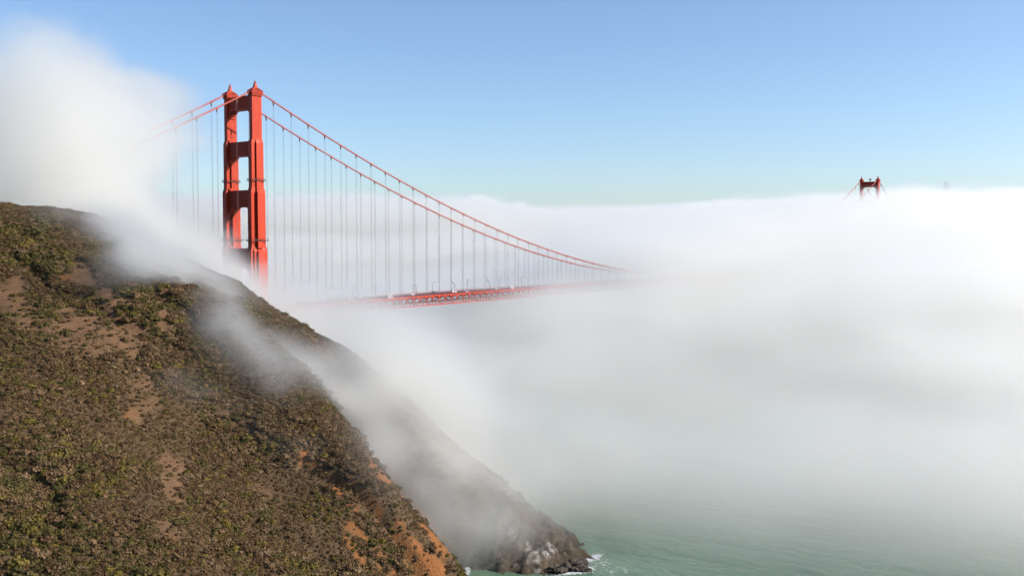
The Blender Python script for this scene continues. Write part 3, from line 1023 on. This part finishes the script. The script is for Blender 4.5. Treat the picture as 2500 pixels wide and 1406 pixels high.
# ------------------------------------------------------------------ surf and sea rocks off the point
def rock_thing(px_, py_, size3, seed, label):
    r = np.random.default_rng(seed)
    du, dz = ray(px_, py_)
    v = -CAM[2] / dz
    P = to_world(du * v, v, 0.0)
    bm = bmesh.new()
    bmesh.ops.create_icosphere(bm, subdivisions=4, radius=1.0)
    for vert in bm.verts:
        c = np.array(vert.co)[:, None]
        d = 1 + 0.7 * fbm(c[0] * 1.5 + seed, c[1] * 1.5, c[2] * 1.5, 5, seed)[0] - 0.5 * abs(fbm(c[0] * 3, c[1] * 3 + seed, c[2] * 3, 3, seed + 5)[0])
        vert.co = Vector(vert.co) * float(d)
    for vert in bm.verts:
        vert.co = Vector((vert.co.x * size3[0], vert.co.y * size3[1], vert.co.z * size3[2]))
    me = bpy.data.meshes.new('sea_rock'); bm.to_mesh(me); bm.free()
    o = link('sea_rock', me, M['searock'])
    o.location = (P[0], P[1], size3[2] * 0.1); o.rotation_euler = (0, 0, YAW - math.pi / 2)
    tag(o, label, 'rock', 'dark rocks off the point')
    return o


M['searock'] = noise_mat('sea_rock', (0.035, 0.029, 0.023), (0.115, 0.088, 0.063), 0.35, rough=0.85, bump=0.5, bscale=1.2)
rock_thing(1400, 1386, (6.0, 5.0, 3.0), 3, 'largest dark rock at the tip of the point, ringed with surf')
rock_thing(1425, 1392, (3.2, 3.0, 1.8), 5, 'low dark rock at the outer end of the point beside breaking surf')
rock_thing(1358, 1396, (4.2, 3.6, 2.4), 9, 'dark rock between the white-streaked cliff and the outermost rocks')


def surf(name_lbl, blobs, seed):
    """broken white water: many small ragged flecks lying on the sea, drawn out along the swell"""
    r = np.random.default_rng(seed); V, F = [], []
    for px_, py_, rx, ry, n in blobs:
        for k in range(n):
            g = r.normal()
            a = px_ + g * rx * 0.55; b = py_ + r.normal() * ry * 0.5 - 0.15 * g * ry
            du, dz = ray(a, b); v = -CAM[2] / dz
            c = to_world(du * v, v, 0.02 + 0.10 * r.random())
            s = 0.06 + 0.26 * r.random() ** 3; m = len(V); w0 = r.random() * 6.28
            kk = 5
            V.append(tuple(c + np.array([0, 0, 0.03 + 0.08 * r.random()])))
            for q in range(kk):
                w = w0 + 6.283 * q / kk; e = s * (0.5 + 0.9 * r.random())
                x_, y_ = e * math.cos(w) * 2.4, e * math.sin(w)
                V.append((c[0] + x_ * RV[0] + y_ * DV[0], c[1] + x_ * RV[1] + y_ * DV[1], c[2]))
            for q in range(kk): F.append((m, m + 1 + q, m + 1 + (q + 1) % kk))
    me = bpy.data.meshes.new('surf'); me.from_pydata(V, [], F); me.update()
    o = link('surf', me, M['foam'])
    tag(o, name_lbl, kind='stuff')


surf('white surf breaking round the rocks at the tip of the point', [(1440, 1364, 16, 7, 420), (1458, 1356, 12, 5, 160), (1436, 1388, 14, 6, 240), (1405, 1398, 30, 3, 260), (1365, 1401, 30, 3, 160), (1470, 1375, 20, 8, 60), (1141, 1390, 5, 18, 420), (1500, 1392, 40, 8, 60)], 4)

# ------------------------------------------------------------------ fog
def fog_mat(name, col, aniso=0.0):
    m = bpy.data.materials.new(name)
    m.use_nodes = True
    t = m.node_tree
    t.nodes.clear()
    o = t.nodes.new('ShaderNodeOutputMaterial')
    p = t.nodes.new('ShaderNodeVolumePrincipled')
    p.inputs['Color'].default_value = (*col, 1)
    p.inputs['Density'].default_value = 0.001
    p.inputs['Anisotropy'].default_value = aniso
    t.links.new(p.outputs[0], o.inputs['Volume'])
    return m


def grid(u0, u1, v0, v1, z0, z1, du, dv, dz):
    nx, ny, nz = int((u1 - u0) / du) + 1, int((v1 - v0) / dv) + 1, int((z1 - z0) / dz) + 1
    return np.meshgrid(np.linspace(u0, u1, nx), np.linspace(v0, v1, ny), np.linspace(z0, z1, nz), indexing='ij')


def fog_volume(name, U, V, Z, D, mat, label):
    """a grid of fog densities (1/m) turned into a volume by geometry nodes"""
    D = D.astype(np.float32)
    for s in (np.s_[0], np.s_[-1]):
        D[s, :, :] = 0; D[:, s, :] = 0; D[:, :, s] = 0
    if name == 'fog_wisp': D = np.maximum(D, 2e-6)                                  # a trace everywhere keeps the volume one whole box
    nx, ny, nz = D.shape
    mn = (U[0, 0, 0], V[0, 0, 0], Z[0, 0, 0]); mx = (U[-1, -1, -1], V[-1, -1, -1], Z[-1, -1, -1])
    me = bpy.data.meshes.new(name)
    me.vertices.add(D.size)
    at = me.attributes.new('fog', 'FLOAT', 'POINT')
    at.data.foreach_set('value', (D * 1000).ravel())       # stored per kilometre; the material turns it back
    o = link(name, me)
    o.location = (CAM[0], CAM[1], 0)
    o.rotation_euler = (0, 0, YAW - math.pi / 2)
    g = bpy.data.node_groups.new(name + '_nodes', 'GeometryNodeTree')
    g.interface.new_socket('Geometry', in_out='INPUT', socket_type='NodeSocketGeometry')
    g.interface.new_socket('Geometry', in_out='OUTPUT', socket_type='NodeSocketGeometry')
    N = g.nodes.new; L = g.links.new
    gi, go = N('NodeGroupInput'), N('NodeGroupOutput')
    pos = N('GeometryNodeInputPosition'); sep = N('ShaderNodeSeparateXYZ'); L(pos.outputs[0], sep.inputs[0])

    def axis(k, n):
        mr = N('ShaderNodeMapRange'); mr.clamp = True
        mr.inputs['From Min'].default_value = mn[k]; mr.inputs['From Max'].default_value = mx[k]
        mr.inputs['To Min'].default_value = 0; mr.inputs['To Max'].default_value = n - 1
        L(sep.outputs[k], mr.inputs['Value'])
        r = N('ShaderNodeMath'); r.operation = 'ROUND'; L(mr.outputs[0], r.inputs[0]); return r.outputs[0]

    def mad(a, m_, c):
        x = N('ShaderNodeMath'); x.operation = 'MULTIPLY_ADD'; L(a, x.inputs[0]); x.inputs[1].default_value = m_; L(c, x.inputs[2]); return x.outputs[0]
    idx = mad(mad(axis(0, nx), ny, axis(1, ny)), nz, axis(2, nz))
    na = N('GeometryNodeInputNamedAttribute'); na.data_type = 'FLOAT'; na.inputs['Name'].default_value = 'fog'
    si = N('GeometryNodeSampleIndex'); si.data_type = 'FLOAT'; si.domain = 'POINT'
    L(gi.outputs[0], si.inputs['Geometry']); L(na.outputs[0], si.inputs['Value']); L(idx, si.inputs['Index'])
    vc = N('GeometryNodeVolumeCube')
    vc.inputs['Min'].default_value = mn; vc.inputs['Max'].default_value = mx
    for k, n in zip(('Resolution X', 'Resolution Y', 'Resolution Z'), (nx, ny, nz)): vc.inputs[k].default_value = n
    vc.inputs['Background'].default_value = 0
    L(si.outputs[0], vc.inputs['Density'])
    sm = N('GeometryNodeSetMaterial'); sm.inputs['Material'].default_value = mat
    L(vc.outputs[0], sm.inputs['Geometry']); L(sm.outputs[0], go.inputs[0])
    md = o.modifiers.new('fog', 'NODES'); md.node_group = g
    me.materials.append(mat)
    tag(o, label, kind='stuff')
    return o


FOG = fog_mat('fog', (1.0, 0.99, 0.965), 0.5)

# height of the fog top over the strait: (pixel x, metres ahead, metres above sea)
TOPS = [(560, 560, 86), (560, 690, 102), (640, 690, 101), (700, 560, 88), (700, 700, 98), (760, 720, 96), (830, 740, 85), (850, 600, 76), (910, 720, 61), (1000, 760, 60), (1100, 820, 63), (1000, 620, 60), (1180, 900, 79),
        (1150, 500, 40), (1150, 600, 56), (1250, 700, 66), (1280, 950, 84), (1400, 440, 44), (1400, 600, 50), (1350, 800, 76), (1400, 1050, 99),
        (1500, 440, 45), (1500, 600, 54), (1500, 800, 82), (1500, 1000, 122), (1500, 1600, 150), (1500, 2400, 194),
        (1700, 420, 44), (1700, 550, 46), (1700, 700, 68), (1700, 900, 98), (1700, 1200, 140), (1700, 1600, 172), (1700, 2400, 203),
        (2100, 390, 44), (2100, 550, 54), (2100, 700, 80), (2100, 900, 110), (2100, 1200, 152), (2100, 1680, 194), (2100, 2400, 208),
        (2300, 1600, 196), (2500, 370, 50), (2500, 550, 72), (2500, 800, 114), (2500, 1200, 164), (2500, 1600, 205), (2500, 2300, 222),
        (2900, 500, 45), (2900, 800, 90), (3200, 700, 50), (3200, 1100, 105), (2900, 1400, 165), (3200, 1700, 150),
        (1250, 1500, 96), (1250, 2400, 180), (1000, 1100, 46), (1000, 1700, 60), (1000, 2400, 150), (700, 900, 62), (700, 1300, 44), (700, 1800, 60), (700, 2400, 150), (300, 800, 110), (300, 1400, 70), (300, 2400, 150), (0, 700, 150), (0, 1500, 120)]
_t = np.array([((p - 1250) / FPX * v, v, h) for p, v, h in TOPS])
FW = tps_fit(_t[:, :2], _t[:, 2], 2e4)


def hand(U, V):
    """share of the corner by the headland that the finer grid takes over"""
    return sstep(88, 30, U) * sstep(635, 565, V)


def strait_density(U, V, Z):
    H = tps_eval(_t[:, :2], FW, U[:, :, 0], V[:, :, 0])[:, :, None]
    n = fbm(U / 150, V / 150, Z / 60, 4, 101)
    n2 = fbm(U / 45, V / 45, Z / 28, 3, 131)
    k = np.clip(H / 100, 0.35, 1.0)
    top = H + (24 * n + 13 * n2) * k
    d = sstep(16, -20, (Z - top) / k) * sstep(-8, 6, Z)
    # the near face of the bank: clear water in front, thickening with distance, nearer towards the right
    px = 1250 + FPX * U / V
    face = 362 - 45 * sstep(1900, 2600, px) + 50 * n + 25 * n2
    d *= sstep(-75, 120, V - face)
    return d * np.clip(DENS * (0.78 + 0.8 * n + 0.4 * n2), 0.004 * (DENS > 0), 1)


DENS = 0.015


def strait_fog():
    U, V, Z = grid(-620, 1500, 300, 2400, -6, 250, 14, 14, 7)
    D = strait_density(U, V, Z) * (1 - hand(U, V))
    return fog_volume('fog_bank', U, V, Z, D, FOG, 'thick white fog bank filling the strait under the bridge')


def far_fog():
    U, V, Z = grid(-2600, 4200, 2300, 6500, -10, 420, 70, 70, 14)
    px = 1250 + FPX * U / V
    n = fbm(U / 500, V / 500, Z / 150, 4, 201)
    n2 = fbm(U / 160, V / 160, Z / 80, 3, 207)
    el = np.interp(px, [-500, 400, 700, 1000, 1150, 1290, 1500, 2000, 2500, 3000], [0.038, .038, .0375, .034, .031, .0225, .025, .033, .039, .042])
    H = 127 + el * np.clip(V, 2300, 3400)
    top = H + (34 * n + 26 * n2) * np.interp(px, [1200, 1500], [1, .6])
    d = sstep(25, -30, Z - top) * sstep(2350, 2650, V + 200 * n)
    return fog_volume('fog_bank', U, V, Z, d * 0.012, FOG, 'distant white cloud bank on the horizon behind the bridge')


def ridge_fog():
    U, V, Z = grid(-330, 90, 280, 640, 0, 270, 5, 5, 5)
    G = height(U, V) if False else np.repeat(height(U[:, :, 0], V[:, :, 0])[:, :, None], U.shape[2], 2)
    hag = Z - np.maximum(G, 0)
    px, py = project(U, V, Z)
    n = fbm(U / 60, V / 60, Z / 40, 5, 301)
    n2 = fbm(U / 22, V / 22, Z / 18, 4, 311)
    # plume rising behind the crest
    up = sstep(468, 505, V) * sstep(640, 580, V)
    edge = np.interp(Z, [90, 120, 150, 190, 240], [-146, -176, -192, -192, -198]) + 24 * n + 15 * n2
    topz = np.interp(U, [-330, -282, -226, -203, -187, -175], [212, 220, 230, 224, 212, 190]) + 14 * n + 13 * n2
    plume = up * sstep(12, -16, U - edge) * sstep(6, -12, Z - topz) * (0.8 + 0.6 * n) * 0.045
    # fog lying against the back of the ridge
    bt = np.interp(px, [300, 500, 650, 800, 900, 1000, 1200], [128, 112, 105, 96, 82, 70, 76])
    back = sstep(458, 500, V) * sstep(1150, 850, px) * sstep(12, -16, Z - (bt + 10 * n + 5 * n2)) * 0.018
    back = np.maximum(back, strait_density(U, V, Z) * (G < Z)) * hand(U, V)
    # thin fog hanging in the cove and over the far shoulder of the headland
    cove = 0.056 * sstep(366, 402, V + 20 * n) * sstep(520, 450, V) * sstep(760, 960, px) * (0.35 * sstep(1750, 1250, px) + 0.65 * sstep(1420, 1020, px)) * sstep(16, -18, Z - np.interp(px, [800, 960, 1100, 1212, 1330, 1450], [102, 90, 78, 60, 42, 30]) + 16 * n) * sstep(2, 24, Z + 14 * n2) * np.clip(0.8 + 1.1 * n + 0.8 * n2, 0, 2)
    # veils drawn over the front of the slope
    veil = np.zeros_like(U)
    for cx_, cy_, rx, ry, ang, thick, s in VEIL:
        h_ = hit(cx_, cy_)
        if h_ is None: continue
        su = rx / FPX * h_[1]
        c, s_ = math.cos(math.radians(ang)), math.sin(math.radians(ang))
        x = px - cx_; y = py - cy_
        e = ((x * c + y * s_) / rx) ** 2 + ((-x * s_ + y * c) / ry) ** 2
        veil += s * np.exp(-1.2 * e - (np.abs(V - h_[1]) / (thick * 3 + 15)) ** 2) * sstep(thick * 1.6, 0, hag) * (hag > -3)
    veil *= np.clip(0.38 + 1.7 * n + 1.8 * n2, 0, 3)
    D = np.maximum(np.maximum(plume, back) * (V > 400), cove) + veil
    return fog_volume('fog_wisp', U, V, Z, np.clip(D, 0, 0.08), FOG, 'fog plume and thin veils blowing over the headland ridge')


VEIL = [(160, 530, 70, 30, 12, 16, 0.047), (230, 545, 80, 36, 20, 26, 0.108), (300, 590, 80, 50, 30, 28, 0.121), (390, 640, 100, 55, 32, 24, 0.095), (300, 640, 90, 50, 25, 16, 0.041), (470, 690, 90, 50, 35, 12, 0.054), (560, 770, 75, 85, 20, 14, 0.081), (610, 830, 80, 60, 30, 12, 0.068), (520, 720, 60, 40, 30, 12, 0.041), (700, 880, 110, 60, 35, 14, 0.041), (800, 930, 120, 60, 40, 16, 0.049), (900, 980, 110, 70, 45, 22, 0.054), (960, 1060, 100, 90, 48, 26, 0.061), (1050, 1130, 110, 100, 50, 26, 0.049), (1120, 1200, 100, 90, 50, 26, 0.038), (1190, 1240, 90, 80, 50, 22, 0.024), (1060, 1260, 60, 90, 40, 22, 0.030), (1140, 1340, 60, 60, 40, 16, 0.016), (450, 940, 90, 30, 20, 9, 0.024), (660, 1060, 110, 40, 30, 10, 0.032), (720, 980, 120, 40, 35, 12, 0.032), (250, 690, 100, 30, 20, 8, 0.014)]


def puffs():
    # small grey puffs standing on the far bank
    u0, v0, z0 = pix(1210, 497, 3000)
    U, V, Z = grid(u0 - 150, u0 + 150, 2860, 3140, z0 - 50, z0 + 50, 6, 14, 5)
    n = fbm(U / 40, V / 40, Z / 22, 4, 401)
    D = 0
    for px_, py_, rx, rz, s in ((1165, 490, 38, 20, 1), (1185, 500, 50, 10, .8), (1268, 500, 24, 12, .7), (1240, 511, 46, 9, 1), (1130, 497, 30, 9, .6)):
        a, b, c = pix(px_, py_, 3000)
        q = ((U - a) / rx) ** 2 + ((V - 3000) / 60) ** 2 + ((Z - c) / rz) ** 2
        D = D + s * np.clip(1.25 - q + 1.6 * n, 0, 1)
    return fog_volume('cloud_puff', U, V, Z, D * 0.02, FOG, 'small grey cloud puffs standing above the far fog bank')


puffs()
strait_fog()
far_fog()
ridge_fog()
